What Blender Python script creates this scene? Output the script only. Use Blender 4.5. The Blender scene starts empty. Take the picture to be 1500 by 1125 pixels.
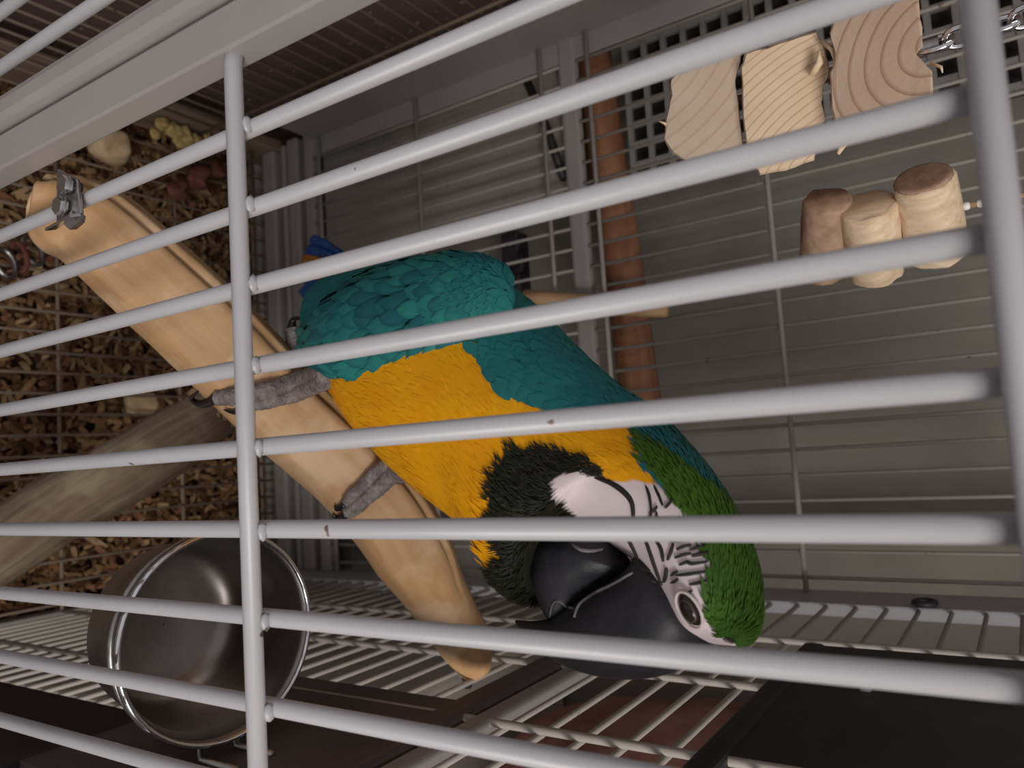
import bpy, bmesh, math, random
from math import sin, cos, pi, radians, sqrt
from mathutils import Vector, Matrix, noise
from mathutils.bvhtree import BVHTree
random.seed(7)
SC = bpy.context.scene
COL = SC.collection

# ------------------------------------------------------------------ camera
F_PX = 1145.0
AX = Vector((0.06469158, 0.99418648, -0.08607115))   # world x in (right, down, forward) of the tilted phone
AY = Vector((0.55024384, 0.03641694, 0.83420952))
AZ = Vector((0.83249428, -0.10132645, -0.54468911))
CAM = Vector((0.0, -0.215, 1.12))
cd = bpy.data.cameras.new('camera'); cam = bpy.data.objects.new('camera', cd); COL.objects.link(cam)
right = Vector((AX[0], AY[0], AZ[0])); down = Vector((AX[1], AY[1], AZ[1])); fwd = Vector((AX[2], AY[2], AZ[2]))
m = Matrix.Identity(4)
for i in range(3):
    m[i][0], m[i][1], m[i][2], m[i][3] = right[i], -down[i], -fwd[i], CAM[i]
cam.matrix_world = m
cd.sensor_fit = 'HORIZONTAL'; cd.sensor_width = 36.0; cd.lens = F_PX / 1500.0 * 36.0
cd.clip_start = 0.01; cd.clip_end = 50
cd.dof.use_dof = True; cd.dof.focus_distance = 0.40; cd.dof.aperture_fstop = 12.0
SC.camera = cam

# ------------------------------------------------------------------ world, lamps, exposure
w = bpy.data.worlds.new('room_light'); SC.world = w; w.use_nodes = True
bg = w.node_tree.nodes['Background']; bg.inputs[0].default_value = (0.94, 0.91, 0.96, 1); bg.inputs[1].default_value = 0.47
def area(name, loc, target, size, power, color):
    l = bpy.data.lights.new(name, 'AREA'); l.shape = 'DISK'; l.size = size; l.energy = power; l.color = color
    o = bpy.data.objects.new(name, l); COL.objects.link(o); o.location = loc
    o.rotation_euler = (Vector(target) - Vector(loc)).to_track_quat('-Z', 'Y').to_euler()
    return o
area('ceiling_lamp', (1.15, -1.15, 1.95), (0.0, 0.15, 0.8), 0.8, 35.0, (1.0, 0.97, 0.93))
vs = SC.view_settings
vs.view_transform = 'Standard'; vs.look = 'None'; vs.gamma = 1.0; vs.use_curve_mapping = False; vs.exposure = -0.1

# ------------------------------------------------------------------ helpers
def ray(u, v):
    c = ((u - 750) / F_PX, (v - 562.5) / F_PX, 1.0)
    return right * c[0] + down * c[1] + fwd * c[2]
def at(u, v, Y=None, X=None, Z=None):
    """point of the place seen at a spot of the photograph, on a plane of known depth"""
    d = ray(u, v)
    if Y is not None: t = (Y - CAM.y) / d.y
    elif X is not None: t = (X - CAM.x) / d.x
    else: t = (Z - CAM.z) / d.z
    return CAM + d * t
def depth(p): return (p - CAM).dot(fwd)
ROOT = {}
def root_of(o):
    while o.parent: o = o.parent
    return o
def tag(o, label, cat, group=None):
    o['label'] = label; o['category'] = cat
    if group: o['group'] = group
    return o
def thing(name, loc, label, cat, group=None):
    o = bpy.data.objects.new(name, None); COL.objects.link(o); o.location = loc; o.empty_display_size = 0.02
    ROOT[o] = Vector(loc)
    return tag(o, label, cat, group)
def mesh(name, vf, smooth=True, cols=None, vec=None):
    v, f = vf
    me = bpy.data.meshes.new(name); me.from_pydata([tuple(p) for p in v], [], f); me.update()
    if smooth: me.polygons.foreach_set('use_smooth', [True] * len(me.polygons))
    if cols:
        a = me.color_attributes.new('Col', 'FLOAT_COLOR', 'POINT')
        a.data.foreach_set('color', [c for q in cols for c in (q[0], q[1], q[2], 1.0)])
    if vec:
        a = me.attributes.new('grain', 'FLOAT_VECTOR', 'POINT')
        a.data.foreach_set('vector', [c for q in vec for c in q])
    return me
def put(name, vf, mat, parent=None, base=None, smooth=True, cols=None, vec=None):
    """vf in world coordinates -> one mesh object (a part when it has a parent)"""
    if parent is not None: b = ROOT[root_of(parent)]
    else: b = Vector(base) if base is not None else Vector((0, 0, 0))
    v = [Vector(p) - b for p in vf[0]]
    o = bpy.data.objects.new(name, mesh(name, (v, vf[1]), smooth, cols, vec)); COL.objects.link(o)
    if isinstance(mat, (list, tuple)):
        for q in mat: o.data.materials.append(q)
    else: o.data.materials.append(mat)
    if parent is not None: o.parent = parent
    else:
        o.location = b; ROOT[o] = b
    return o
def inst(name, me, loc, rot=None, parent=None, scale=None):
    """an object on shared mesh data, loc in world coordinates"""
    o = bpy.data.objects.new(name, me); COL.objects.link(o)
    b = ROOT[root_of(parent)] if parent is not None else Vector((0, 0, 0))
    o.parent = parent
    o.location = Vector(loc) - b
    if rot is not None: o.rotation_euler = rot
    if scale is not None: o.scale = scale
    return o
def struct(o):
    o['kind'] = 'structure'; return o
def join(*parts):
    V, Fc = [], []
    for v, f in parts:
        n = len(V); V += list(v); Fc += [tuple(i + n for i in q) for q in f]
    return V, Fc
def catmull(pts, n):
    """smooth resampling of a list of tuples/vectors of any length"""
    P = [tuple(p) for p in pts]; out = []
    for i in range(len(P) - 1):
        p0 = P[max(i - 1, 0)]; p1 = P[i]; p2 = P[i + 1]; p3 = P[min(i + 2, len(P) - 1)]
        for k in range(n):
            t = k / n
            out.append(tuple(0.5 * (2 * b + (c - a) * t + (2 * a - 5 * b + 4 * c - d) * t * t + (3 * b - a - 3 * c + d) * t ** 3)
                             for a, b, c, d in zip(p0, p1, p2, p3)))
    out.append(P[-1]); return out
def tube(pts, rad, seg=10, closed=False, shape=None, grain=None):
    pts = [Vector(p) for p in pts]; n = len(pts)
    if not hasattr(rad, '__len__'): rad = [rad] * n
    V, Fc = [], []; L = 0
    t0 = (pts[1] - pts[0]).normalized()
    nn = t0.orthogonal().normalized()
    for i, p in enumerate(pts):
        if closed: t = (pts[(i + 1) % n] - pts[i - 1]).normalized()
        else: t = (pts[min(i + 1, n - 1)] - pts[max(i - 1, 0)]).normalized()
        nn = (nn - t * nn.dot(t)).normalized(); bb = t.cross(nn)
        if i: L += (p - pts[i - 1]).length
        for k in range(seg):
            a = 2 * pi * k / seg
            r = rad[i] * (shape(a, i / (n - 1), L) if shape else 1)
            V.append(p + (nn * cos(a) + bb * sin(a)) * r)
            if grain is not None: grain.append((L, cos(a) * rad[i], sin(a) * rad[i]))
    m_ = n if closed else n - 1
    for i in range(m_):
        j = (i + 1) % n
        for k in range(seg):
            k2 = (k + 1) % seg
            Fc.append((i * seg + k, i * seg + k2, j * seg + k2, j * seg + k))
    if not closed:
        Fc.append(tuple(reversed(range(seg)))); Fc.append(tuple((n - 1) * seg + k for k in range(seg)))
    return V, Fc
def rod(a, b, r, seg=10): return tube([a, b], r, seg)
def box(lo, hi):
    x0, y0, z0 = lo; x1, y1, z1 = hi
    v = [(x0, y0, z0), (x1, y0, z0), (x1, y1, z0), (x0, y1, z0), (x0, y0, z1), (x1, y0, z1), (x1, y1, z1), (x0, y1, z1)]
    return [Vector(p) for p in v], [(0, 3, 2, 1), (4, 5, 6, 7), (0, 1, 5, 4), (1, 2, 6, 5), (2, 3, 7, 6), (3, 0, 4, 7)]
def bevel(o, wdt=0.002, seg=2):
    b = o.modifiers.new('bevel', 'BEVEL'); b.width = wdt; b.segments = seg; b.limit_method = 'ANGLE'; return o
def prism(poly, off):
    """polygon of points extruded by a vector"""
    n = len(poly); poly = [Vector(p) for p in poly]; off = Vector(off)
    V = poly + [p + off for p in poly]
    return V, [tuple(range(n)), tuple(reversed(range(n, 2 * n)))] + [(i, n + i, n + (i + 1) % n, (i + 1) % n) for i in range(n)]
def sphere(c, r, seg=14, rings=9, axes=None):
    c = Vector(c); r = r if hasattr(r, '__len__') else (r, r, r)
    ax = axes or (Vector((1, 0, 0)), Vector((0, 1, 0)), Vector((0, 0, 1)))
    V = []; Fc = []
    for i in range(rings + 1):
        th = pi * i / rings
        for k in range(seg):
            a = 2 * pi * k / seg
            V.append(c + ax[0] * (r[0] * sin(th) * cos(a)) + ax[1] * (r[1] * sin(th) * sin(a)) + ax[2] * (r[2] * cos(th)))
    for i in range(rings):
        for k in range(seg):
            k2 = (k + 1) % seg
            Fc.append((i * seg + k, (i + 1) * seg + k, (i + 1) * seg + k2, i * seg + k2))
    return V, Fc
def lathe(prof, c, seg=48):
    V = []; Fc = []; n = len(prof)
    for r, z in prof:
        for k in range(seg):
            a = 2 * pi * k / seg; V.append(Vector((c[0] + r * cos(a), c[1] + r * sin(a), z)))
    for i in range(n - 1):
        for k in range(seg):
            k2 = (k + 1) % seg; Fc.append((i * seg + k, i * seg + k2, (i + 1) * seg + k2, (i + 1) * seg + k))
    return V, Fc
def lumpy(vf, amp, freq, seed=0):
    v, f = vf
    out = []
    for p in v:
        d = noise.noise_vector(Vector(p) * freq + Vector((seed * 3.7, seed, -seed)))
        out.append(Vector(p) + d * amp)
    return out, f

# ------------------------------------------------------------------ materials
def mat(name, rough=0.5, metal=0.0, spec=0.5):
    m = bpy.data.materials.new(name); m.use_nodes = True
    nt = m.node_tree; b = nt.nodes['Principled BSDF']
    b.inputs['Roughness'].default_value = rough; b.inputs['Metallic'].default_value = metal
    b.inputs['Specular IOR Level'].default_value = spec
    return m, nt, b
def N(nt, t, **kw):
    n = nt.nodes.new(t)
    for k, v in kw.items():
        if k in n.inputs: n.inputs[k].default_value = v
        else: setattr(n, k, v)
    return n
def ramp(nt, fac, stops):
    r = nt.nodes.new('ShaderNodeValToRGB'); e = r.color_ramp.elements
    while len(e) < len(stops): e.new(0.5)
    for q, (p, c) in zip(e, stops): q.position = p; q.color = (*c, 1)
    nt.links.new(fac, r.inputs[0]); return r.outputs[0]
def bump(nt, b, h, s=0.2, d=0.001):
    n = N(nt, 'ShaderNodeBump', Strength=s, Distance=d); nt.links.new(h, n.inputs['Height']); nt.links.new(n.outputs[0], b.inputs['Normal'])
def srgb(r, g, b):
    f = lambda c: (c / 255 / 12.92) if c / 255 <= 0.04045 else ((c / 255 + 0.055) / 1.055) ** 2.4
    return (f(r), f(g), f(b))
def noisy(name, c1, c2, scale=8, rough=0.5, metal=0.0, detail=6, bs=0.15, bscale=None, stretch=None, coord='Object', p=(0.35, 0.65), spec=0.5, bd=0.001):
    m, nt, b = mat(name, rough, metal, spec)
    tc = N(nt, 'ShaderNodeTexCoord'); src = tc.outputs[coord]
    if coord == 'grain': pass
    if stretch:
        mp = N(nt, 'ShaderNodeMapping'); mp.inputs['Scale'].default_value = stretch; nt.links.new(src, mp.inputs[0]); src = mp.outputs[0]
    n = N(nt, 'ShaderNodeTexNoise', Scale=scale, Detail=detail, Roughness=0.6); nt.links.new(src, n.inputs['Vector'])
    nt.links.new(ramp(nt, n.outputs['Fac'], [(p[0], c1), (p[1], c2)]), b.inputs['Base Color'])
    if bs:
        n2 = N(nt, 'ShaderNodeTexNoise', Scale=bscale or scale * 4, Detail=4); nt.links.new(src, n2.inputs['Vector'])
        bump(nt, b, n2.outputs['Fac'], bs, bd)
    return m
def painted(name, c, dirt, rough=0.42, th=0.75):
    """sprayed wire paint with a few chips and faint grime"""
    m, nt, b = mat(name, rough)
    tc = N(nt, 'ShaderNodeTexCoord')
    geo = N(nt, 'ShaderNodeNewGeometry')
    n = N(nt, 'ShaderNodeTexNoise', Scale=14.0, Detail=5.0); nt.links.new(geo.outputs['Position'], n.inputs['Vector'])
    base = ramp(nt, n.outputs['Fac'], [(0.3, tuple(q * 0.9 for q in c)), (0.7, c)])
    n2 = N(nt, 'ShaderNodeTexNoise', Scale=95.0, Detail=2.0); nt.links.new(geo.outputs['Position'], n2.inputs['Vector'])
    mx = N(nt, 'ShaderNodeMixRGB'); mx.inputs[2].default_value = (*dirt, 1)
    nt.links.new(base, mx.inputs[1]); nt.links.new(ramp(nt, n2.outputs['Fac'], [(th, (0, 0, 0)), (th + .025, (1, 1, 1))]), mx.inputs[0])
    nt.links.new(mx.outputs[0], b.inputs['Base Color'])
    n3 = N(nt, 'ShaderNodeTexNoise', Scale=600.0, Detail=2.0); nt.links.new(geo.outputs['Position'], n3.inputs['Vector'])
    bump(nt, b, n3.outputs['Fac'], 0.08, 0.0006)
    return m
def attrcol(name, rough=0.6, spec=0.3, bs=0.0, bscale=300):
    m, nt, b = mat(name, rough, 0, spec)
    a = N(nt, 'ShaderNodeAttribute', attribute_name='Col'); nt.links.new(a.outputs['Color'], b.inputs['Base Color'])
    if bs:
        tc = N(nt, 'ShaderNodeTexCoord'); n = N(nt, 'ShaderNodeTexNoise', Scale=bscale, Detail=3.0); nt.links.new(tc.outputs['Object'], n.inputs['Vector'])
        bump(nt, b, n.outputs['Fac'], bs, 0.001)
    return m
def grainwood(name, c1, c2, c3, along=9.0, across=90.0, rough=0.6, bs=0.25):
    """wood whose streaks follow the 'grain' attribute of a branch"""
    m, nt, b = mat(name, rough, 0, 0.3)
    a = N(nt, 'ShaderNodeAttribute', attribute_name='grain')
    mp = N(nt, 'ShaderNodeMapping'); mp.inputs['Scale'].default_value = (along, across, across); nt.links.new(a.outputs['Vector'], mp.inputs[0])
    n = N(nt, 'ShaderNodeTexNoise', Scale=1.0, Detail=7.0, Roughness=0.62); nt.links.new(mp.outputs[0], n.inputs['Vector'])
    n2 = N(nt, 'ShaderNodeTexNoise', Scale=28.0, Detail=4.0); nt.links.new(a.outputs['Vector'], n2.inputs['Vector'])
    mx = N(nt, 'ShaderNodeMixRGB', blend_type='MIX'); mx.inputs[2].default_value = (*c3, 1)
    nt.links.new(ramp(nt, n.outputs['Fac'], [(0.3, c1), (0.68, c2)]), mx.inputs[1])
    nt.links.new(ramp(nt, n2.outputs['Fac'], [(0.5, (0, 0, 0)), (0.68, (.75, .75, .75))]), mx.inputs[0])
    nt.links.new(mx.outputs[0], b.inputs['Base Color'])
    bump(nt, b, n.outputs['Fac'], bs, 0.003)
    return m
def endgrain(name, centre, c1, c2, scale=55.0):
    """year rings around a point of the block's own face"""
    m, nt, b = mat(name, 0.7, 0, 0.2)
    tc = N(nt, 'ShaderNodeTexCoord'); mp = N(nt, 'ShaderNodeMapping'); mp.inputs['Location'].default_value = (-centre[0], 0, -centre[1])
    nt.links.new(tc.outputs['Object'], mp.inputs[0])
    wv = N(nt, 'ShaderNodeTexWave', wave_type='RINGS', rings_direction='Y', wave_profile='SAW', Scale=scale, Distortion=1.2, Detail=2.0)
    wv.inputs['Detail Scale'].default_value = 0.6
    nt.links.new(mp.outputs[0], wv.inputs['Vector'])
    n = N(nt, 'ShaderNodeTexNoise', Scale=45.0, Detail=4.0); nt.links.new(tc.outputs['Object'], n.inputs['Vector'])
    mx = N(nt, 'ShaderNodeMixRGB', blend_type='MULTIPLY'); mx.inputs[0].default_value = 0.5
    nt.links.new(ramp(nt, wv.outputs['Fac'], [(0.0, c1), (0.72, c1), (0.97, c2)]), mx.inputs[1])
    nt.links.new(ramp(nt, n.outputs['Fac'], [(0.3, (.8, .76, .72)), (0.65, (1, 1, 1))]), mx.inputs[2])
    nt.links.new(mx.outputs[0], b.inputs['Base Color'])
    n3 = N(nt, 'ShaderNodeTexNoise', Scale=300.0, Detail=3.0); nt.links.new(tc.outputs['Object'], n3.inputs['Vector'])
    bump(nt, b, n3.outputs['Fac'], 0.2, 0.001)
    return m

M = {}
M['bar'] = painted('bar_paint', srgb(166, 163, 165), srgb(90, 70, 60))
M['wire'] = painted('wire_paint', srgb(165, 158, 150), srgb(110, 90, 75), 0.5)
M['frame'] = painted('frame_paint', srgb(152, 146, 143), srgb(190, 180, 165), 0.45)
M['rail'] = painted('rail_paint', srgb(150, 143, 138), srgb(110, 90, 70), 0.5)
M['grate'] = painted('grate_paint', srgb(140, 122, 104), srgb(90, 66, 48), 0.55)
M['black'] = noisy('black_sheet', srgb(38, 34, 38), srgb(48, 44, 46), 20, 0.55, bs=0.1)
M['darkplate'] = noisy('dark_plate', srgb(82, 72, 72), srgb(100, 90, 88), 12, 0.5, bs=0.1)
M['steel'] = noisy('brushed_steel', (.23, .205, .19), (.34, .31, .29), 30, 0.36, 1.0, bs=0.03, bscale=200)
M['chrome'] = noisy('bright_steel', (.75, .75, .76), (.9, .9, .92), 30, 0.12, 1.0, bs=0)
M['zinc'] = noisy('zinc', (.30, .28, .27), (.5, .48, .46), 60, 0.38, 1.0, bs=0.05)
M['wallgrey'] = noisy('grey_wall', srgb(138, 131, 122), srgb(156, 148, 138), 5, 0.8, bs=0.2, bscale=60)
M['walllight'] = noisy('pale_wall', srgb(170, 162, 152), srgb(192, 184, 174), 4, 0.8, bs=0.15, bscale=60)
M['wallbrown'] = painted('brown_wall', srgb(122, 102, 94), srgb(206, 190, 170), 0.8, th=.68)
M['floor'] = noisy('room_floor', srgb(90, 80, 72), srgb(110, 98, 88), 6, 0.7, bs=0.1)
M['tray'] = noisy('tray', srgb(70, 50, 36), srgb(96, 70, 50), 12, 0.9, bs=0.3)
M['chips'] = attrcol('wood_chips', 0.85, 0.15, 0.2, 200)
M['perch'] = grainwood('stripped_branch', srgb(172, 132, 92), srgb(200, 160, 118), srgb(220, 188, 152), 9, 80, 0.5)
M['perchcut'] = noisy('branch_cut', srgb(186, 150, 110), srgb(210, 176, 134), 60, 0.7, bs=0.2)
M['bark'] = grainwood('grey_bark', srgb(112, 92, 74), srgb(150, 130, 108), srgb(166, 150, 124), 8, 150, 0.85, 0.9)
M['barkcut'] = noisy('grey_branch_cut', srgb(150, 138, 104), srgb(182, 172, 138), 60, 0.8, bs=0.2)
M['pole'] = noisy('brown_pole', srgb(132, 88, 62), srgb(166, 116, 86), 10, 0.6, stretch=(1, 6, 6), bs=0.2)
M['stick'] = noisy('tan_stick', srgb(186, 148, 110), srgb(208, 170, 130), 14, 0.6, stretch=(4, 4, 1), bs=0.2)
M['chunk'] = noisy('pale_wood', srgb(190, 160, 124), srgb(216, 188, 150), 50, 0.8, bs=0.3, stretch=(1, 1, 4))
M['logside'] = noisy('split_log', srgb(206, 176, 140), srgb(232, 208, 178), 60, 0.75, bs=0.4, stretch=(3, 3, .5), bscale=90)
M['logbark'] = noisy('log_bark', srgb(150, 118, 96), srgb(184, 152, 126), 90, 0.8, bs=0.5, bscale=160)
M['cord'] = noisy('cord', srgb(150, 120, 86), srgb(176, 146, 108), 200, 0.9, bs=0.3)
M['bead'] = noisy('white_bead', srgb(225, 222, 220), srgb(240, 238, 236), 40, 0.3, bs=0)
M['crumb'] = noisy('dry_food', srgb(150, 128, 76), srgb(196, 172, 112), 120, 0.9, bs=0.4)
M['husk'] = noisy('red_husk', srgb(76, 36, 28), srgb(120, 70, 52), 70, 0.8, bs=0.4)
M['lattice'] = painted('lattice_paint', srgb(150, 146, 142), srgb(110, 90, 80), 0.5)
M['darkback'] = noisy('dark_backing', srgb(52, 46, 46), srgb(66, 58, 56), 8, 0.8, bs=0)
M['redbrown'] = noisy('red_brown_bale', srgb(134, 84, 70), srgb(176, 128, 112), 14, 0.9, bs=0.3)

# ------------------------------------------------------------------ the room
XL, XR, YB, ZG = -0.53, 0.167, 0.65, 0.069          # inside of the cage
ZT = 1.50
struct(put('floor', box((-2.2, -1.6, -0.42), (1.8, 0.97, -0.40)), M['floor'], smooth=False))
struct(put('wall_back', box((-2.2, 0.81, -0.40), (1.8, 0.97, 2.4)), M['wallgrey'], smooth=False))
struct(put('wall_right', box((0.56, -0.05, -0.40), (0.64, 0.81, 2.4)), M['walllight'], smooth=False))
struct(put('wall_left', box((-0.70, 0.02, -0.40), (-0.62, 0.81, 2.4)), M['wallbrown'], smooth=False))

# ------------------------------------------------------------------ the cage
cage = thing('bird_cage', (-0.18, 0.32, -0.40), 'large grey painted wire cage with thick front bars around the parrot', 'cage')
BR = 0.0037
BARS = [-0.1455, -0.1108, -0.0772, -0.0430, -0.0088, 0.0251, 0.0609, 0.0962, 0.131]
ZTOP = at(1466, 300, Y=-0.006).z
me = mesh('bar', rod((0, 0, 0.05), (0, 0, ZTOP), BR, 14))
me.materials.append(M['bar'])
for x in BARS + [at(0, 100, Y=0).x - 0.0345 * k for k in range(0, 8)]:
    inst('bar', me, (x, 0, 0), parent=cage)
# cross wires of the front with the end bent into the door post
p0 = at(345, 82, Y=-0.0075); p1 = at(362, 1000, Y=-0.0075)
zc = at(353, 420, Y=-0.0075).z
put('cross_wire', tube([(-0.1775, -0.0045, zc - .0016), (-0.1755, -0.0065, zc - .001), (-0.171, -0.0075, zc), (-0.05, -0.0075, zc), (0.165, -0.0075, zc)], BR * 1.05, 14), M['bar'], cage)
zt = at(1440, 0, Y=-0.0075).z
ztb = at(1492, 520, Y=-0.0075).z
put('cross_wire', rod((-0.176, -0.0078, ztb + .0006), (0.165, -0.0078, ztb - .0006), BR * 1.08, 14), M['bar'], cage)
for x in BARS[:8]:     # weld beads where bars meet the cross wire
    put('weld_bead', lumpy(sphere((x + .0005, -0.0045, zc + .0042), (.0040, .0026, .0013), 8, 5), .0005, 300), M['bar'], cage)
def post(x0, x1, y0, y1, z0=-.36, z1=ZT, name='post', m=M['frame'], bw=.002):
    return bevel(put(name, box((x0, y0, z0), (x1, y1, z1)), m, cage, smooth=False), bw)
post(-0.1960, -0.1762, -0.012, 0.0035, bw=.0012)          # door post
post(-0.2215, -0.2025, -0.012, 0.008, bw=.006)           # frame post beside it
post(0.172, 0.190, -0.012, 0.008)
post(XL - .02, XL, -0.012, 0.008)
# corner posts of the back, folded sheet
post(XL - .006, XL + .006, YB - .075, YB + .012, .20, bw=.001)
post(XL - .006, XL + .034, YB + .0, YB + .010, .20, bw=.001)
post(XR - .001, XR + .012, YB - .055, YB + .012, .06, m=M['bar'])
# top frame
for a, b in (((XL, -.012, ZT - .03), (XR, .01, ZT)), ((XL, YB - .01, ZT - .03), (XR, YB + .012, ZT)), ((XL - .02, 0, ZT - .03), (XL, YB, ZT)), ((XR, 0, ZT - .03), (XR + .012, YB, ZT))):
    bevel(put('top_rail', box(a, b), M['frame'], cage, smooth=False))
# base rails, stacked, back and left (as in folded steel)
for z0, z1, yy, x0 in ((.040, .054, YB + .006, XL), (.074, .104, YB, XL - .004), (.116, .127, YB + .004, XL - .008), (.134, .160, YB + .002, XL - .012), (.178, .200, YB - .002, XL - .016)):
    bevel(put('base_rail', box((x0, yy, z0), (XR, yy + .022, z1)), M['rail'], cage, smooth=False), .004)
    if z0 < .11: bevel(put('base_rail', box((x0 - .022, 0.0, z0), (x0, yy + .022, z1)), M['grate'], cage, smooth=False), .004)
put('back_sheet', box((XL, YB + .022, .20), (-.315, YB + .025, .66)), M['wallgrey'], cage, smooth=False)
put('base_back_sheet', box((XL, YB + .03, .03), (XR, YB + .034, .21)), M['darkplate'], cage, smooth=False)
bevel(put('base_rail', box((XR, 0.0, .03), (XR + .012, YB, .055)), M['rail'], cage, smooth=False), .003)
bevel(put('base_rail', box((XL, -.012, .0), (XR, .008, .05)), M['frame'], cage, smooth=False), .003)
bevel(put('middle_rail', box((XL, YB - .002, .658), (XR, YB + .012, .684)), M['frame'], cage, smooth=False), .005)
# wires
def wires(name, a, b, r, where, m_, seg=8):
    me = mesh(name, rod(a, b, r, seg)); me.materials.append(m_)
    for loc in where: inst(name, me, loc, parent=cage)
xs = []
x = 0.1515
while x > XL + .03: xs.append(x); x -= 0.0268
wires('wire', (0, 0, .20), (0, 0, .66), .0021, [(x, YB, 0) for x in xs], M['wire'])
wires('wire', (0, 0, .684), (0, 0, ZT - .03), .0021, [(x, YB, 0) for x in xs], M['wire'])
wires('wire', (XL, 0, 0), (XR, 0, 0), .0029, [(0, YB - .005, z) for z in (.218, .4215, .634, .703, .909, 1.12, 1.33)], M['wire'])
zs = []
z = .081
while z < ZT - .03: zs.append(z); z += 0.0268
wires('wire', (0, 0.0, 0), (0, YB, 0), .0021, [(XR + .003, 0, z) for z in zs], M['wire'])
wires('wire', (0, 0, .05), (0, 0, ZT - .03), .0028, [(XR - .001, y, 0) for y in (.44, .315, .19)], M['wire'])
wires('wire', (0, 0.0, 0), (0, YB - .06, 0), .0021, [(XL - .003, 0, z) for z in zs], M['grate'])
wires('wire', (0, 0, .05), (0, 0, ZT - .03), .0026, [(XL + .001, y, 0) for y in (.17, .36, .53)], M['grate'])
# floor grate
ys = [.085, .178, .312, .487, .630]
wires('grate_wire', (XL, 0, 0), (XR, 0, 0), .0026, [(0, y, ZG) for y in ys], M['grate'])
gx = []
x = XR - .012
while x > XL: gx.append(x); x -= 0.0268
wires('grate_wire', (0, 0.0, 0), (0, YB, 0), .0019, [(x, 0, ZG + .0045) for x in gx], M['grate'])
# top wires, over the frame of the picture
wires('wire', (0, 0, 0), (0, YB, 0), .0022, [(XL + .03 + .04 * k, 0, ZT - .02) for k in range(17)], M['wire'])
# plates bolted into the right-hand side, plus one black sheet added as shade
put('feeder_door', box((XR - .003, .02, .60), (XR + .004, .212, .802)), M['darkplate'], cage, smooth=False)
put('side_plate_and_shade', box((XR - .003, .01, .06), (XR + .004, .105, .60)), M['black'], cage, smooth=False)  # not a real plate: black sheet added to darken the shaded low front corner
bevel(put('feeder_rail', box((XR - .006, .0, .783), (XR + .008, YB - .05, .804)), M['darkplate'], cage, smooth=False), .003)
bevel(put('side_rail', box((XR - .004, .0, .812), (XR + .008, YB - .05, .824)), M['frame'], cage, smooth=False), .002)
put('side_plate_and_shade', box((XR - .004, .19, .972), (XR + .003, .423, 1.24)), M['black'], cage, smooth=False)
bevel(put('side_rail', box((XR - .006, .0, .958), (XR + .006, .423, .974)), M['black'], cage, smooth=False), .003)
q = at(1262, 1006, X=XR - .005); put('screw', lathe([(0, q.z - .0), (.006, q.z), (.006, q.z + .006), (0, q.z + .006)], (q.x, q.y), 12), M['bead'], cage)
q = at(1355, 886, X=XR - .003)
tor = tube([(q.x - .002, q.y + .0085 * cos(a), q.z + .0085 * sin(a)) for a in [2 * pi * k / 20 for k in range(20)]], .003, 8, True)
put('grommet', tor, M['black'], cage)
# tray
put('tray', join(box((XL - .03, .0, -.005), (XR + .01, YB + .03, .0)), box((XL - .03, .0, 0), (XL - .026, YB + .03, .04)), box((XR + .006, 0, 0), (XR + .01, YB + .03, .04))), M['tray'], cage, smooth=False)
for x in (XL - .02, XR - .01):
    for y in (-.01, YB - .01):
        bevel(put('leg', box((x, y, -.40), (x + .022, y + .022, .0)), M['frame'], cage, smooth=False))

# ------------------------------------------------------------------ bedding
V, Fc, C = [], [], []
tones = [srgb(128, 96, 66), srgb(156, 122, 86), srgb(98, 68, 46), srgb(182, 150, 112), srgb(84, 56, 38), srgb(112, 82, 56), srgb(140, 100, 74)]
for k in range(9500):
    x = random.uniform(XL - .02, XR); y = random.uniform(.01, YB + .02)
    hgt = .022 + .018 * noise.noise(Vector((x * 6, y * 6, 0)))
    L = random.uniform(.005, .014) * (1.8 if random.random() < .08 else 1); W = random.uniform(.0018, .0048)
    a = random.uniform(0, 2 * pi); tl = random.uniform(-.5, .5); cr = random.uniform(.0, .5)
    d = Vector((cos(a) * cos(tl), sin(a) * cos(tl), sin(tl))); s = Vector((-sin(a), cos(a), random.uniform(-.4, .4))).normalized(); n_ = d.cross(s)
    c = Vector((x, y, hgt + random.uniform(0, .014)))
    col = tones[min(int(random.random() ** 1.4 * 7), 6)] if random.random() < .8 else random.choice(tones)
    i0 = len(V)
    for t in (-1, -.33, .33, 1):
        for e in (-1, 1):
            V.append(c + d * (t * L) + s * (e * W * (1 - .25 * abs(t))) + n_ * (-cr * L * t * t)); C.append(col)
    for j in range(3): Fc.append((i0 + 2 * j, i0 + 2 * j + 1, i0 + 2 * j + 3, i0 + 2 * j + 2))
bed = put('wood_shavings', (V, Fc), M['chips'], base=(-.18, .32, .0), cols=C)
tag(bed, 'brown wood shavings strewn on the cage tray below the wire grate', 'bedding'); bed['kind'] = 'stuff'
def lump(name, u, v, zz, size, m_, label, cat, seed, amp=.25, fr=40):
    p = at(u, v, Z=zz)
    sv, sf = sphere(p, size, 16, 10)
    if name == 'wood_chunk':      # hewn, box-like
        sv = [p + Vector([math.copysign(abs((q - p)[j] / size[j]) ** .45, (q - p)[j]) * size[j] * .8 for j in range(3)]) for q in sv]
    o = put(name, lumpy((sv, sf), amp * max(size), fr, seed), m_, base=p - Vector((0, 0, min(size))))
    return tag(o, label, cat)
lump('wood_chunk', 205, 590, .055, (.022, .026, .012), M['chunk'], 'pale flat chunk of wood lying on the shavings under the parrot foot', 'wood chunk', 1)
lump('wood_chunk', 160, 212, .09, (.03, .032, .02), M['chunk'], 'tan wood chunk behind the door post above the metal bracket', 'wood chunk', 2)
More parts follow.
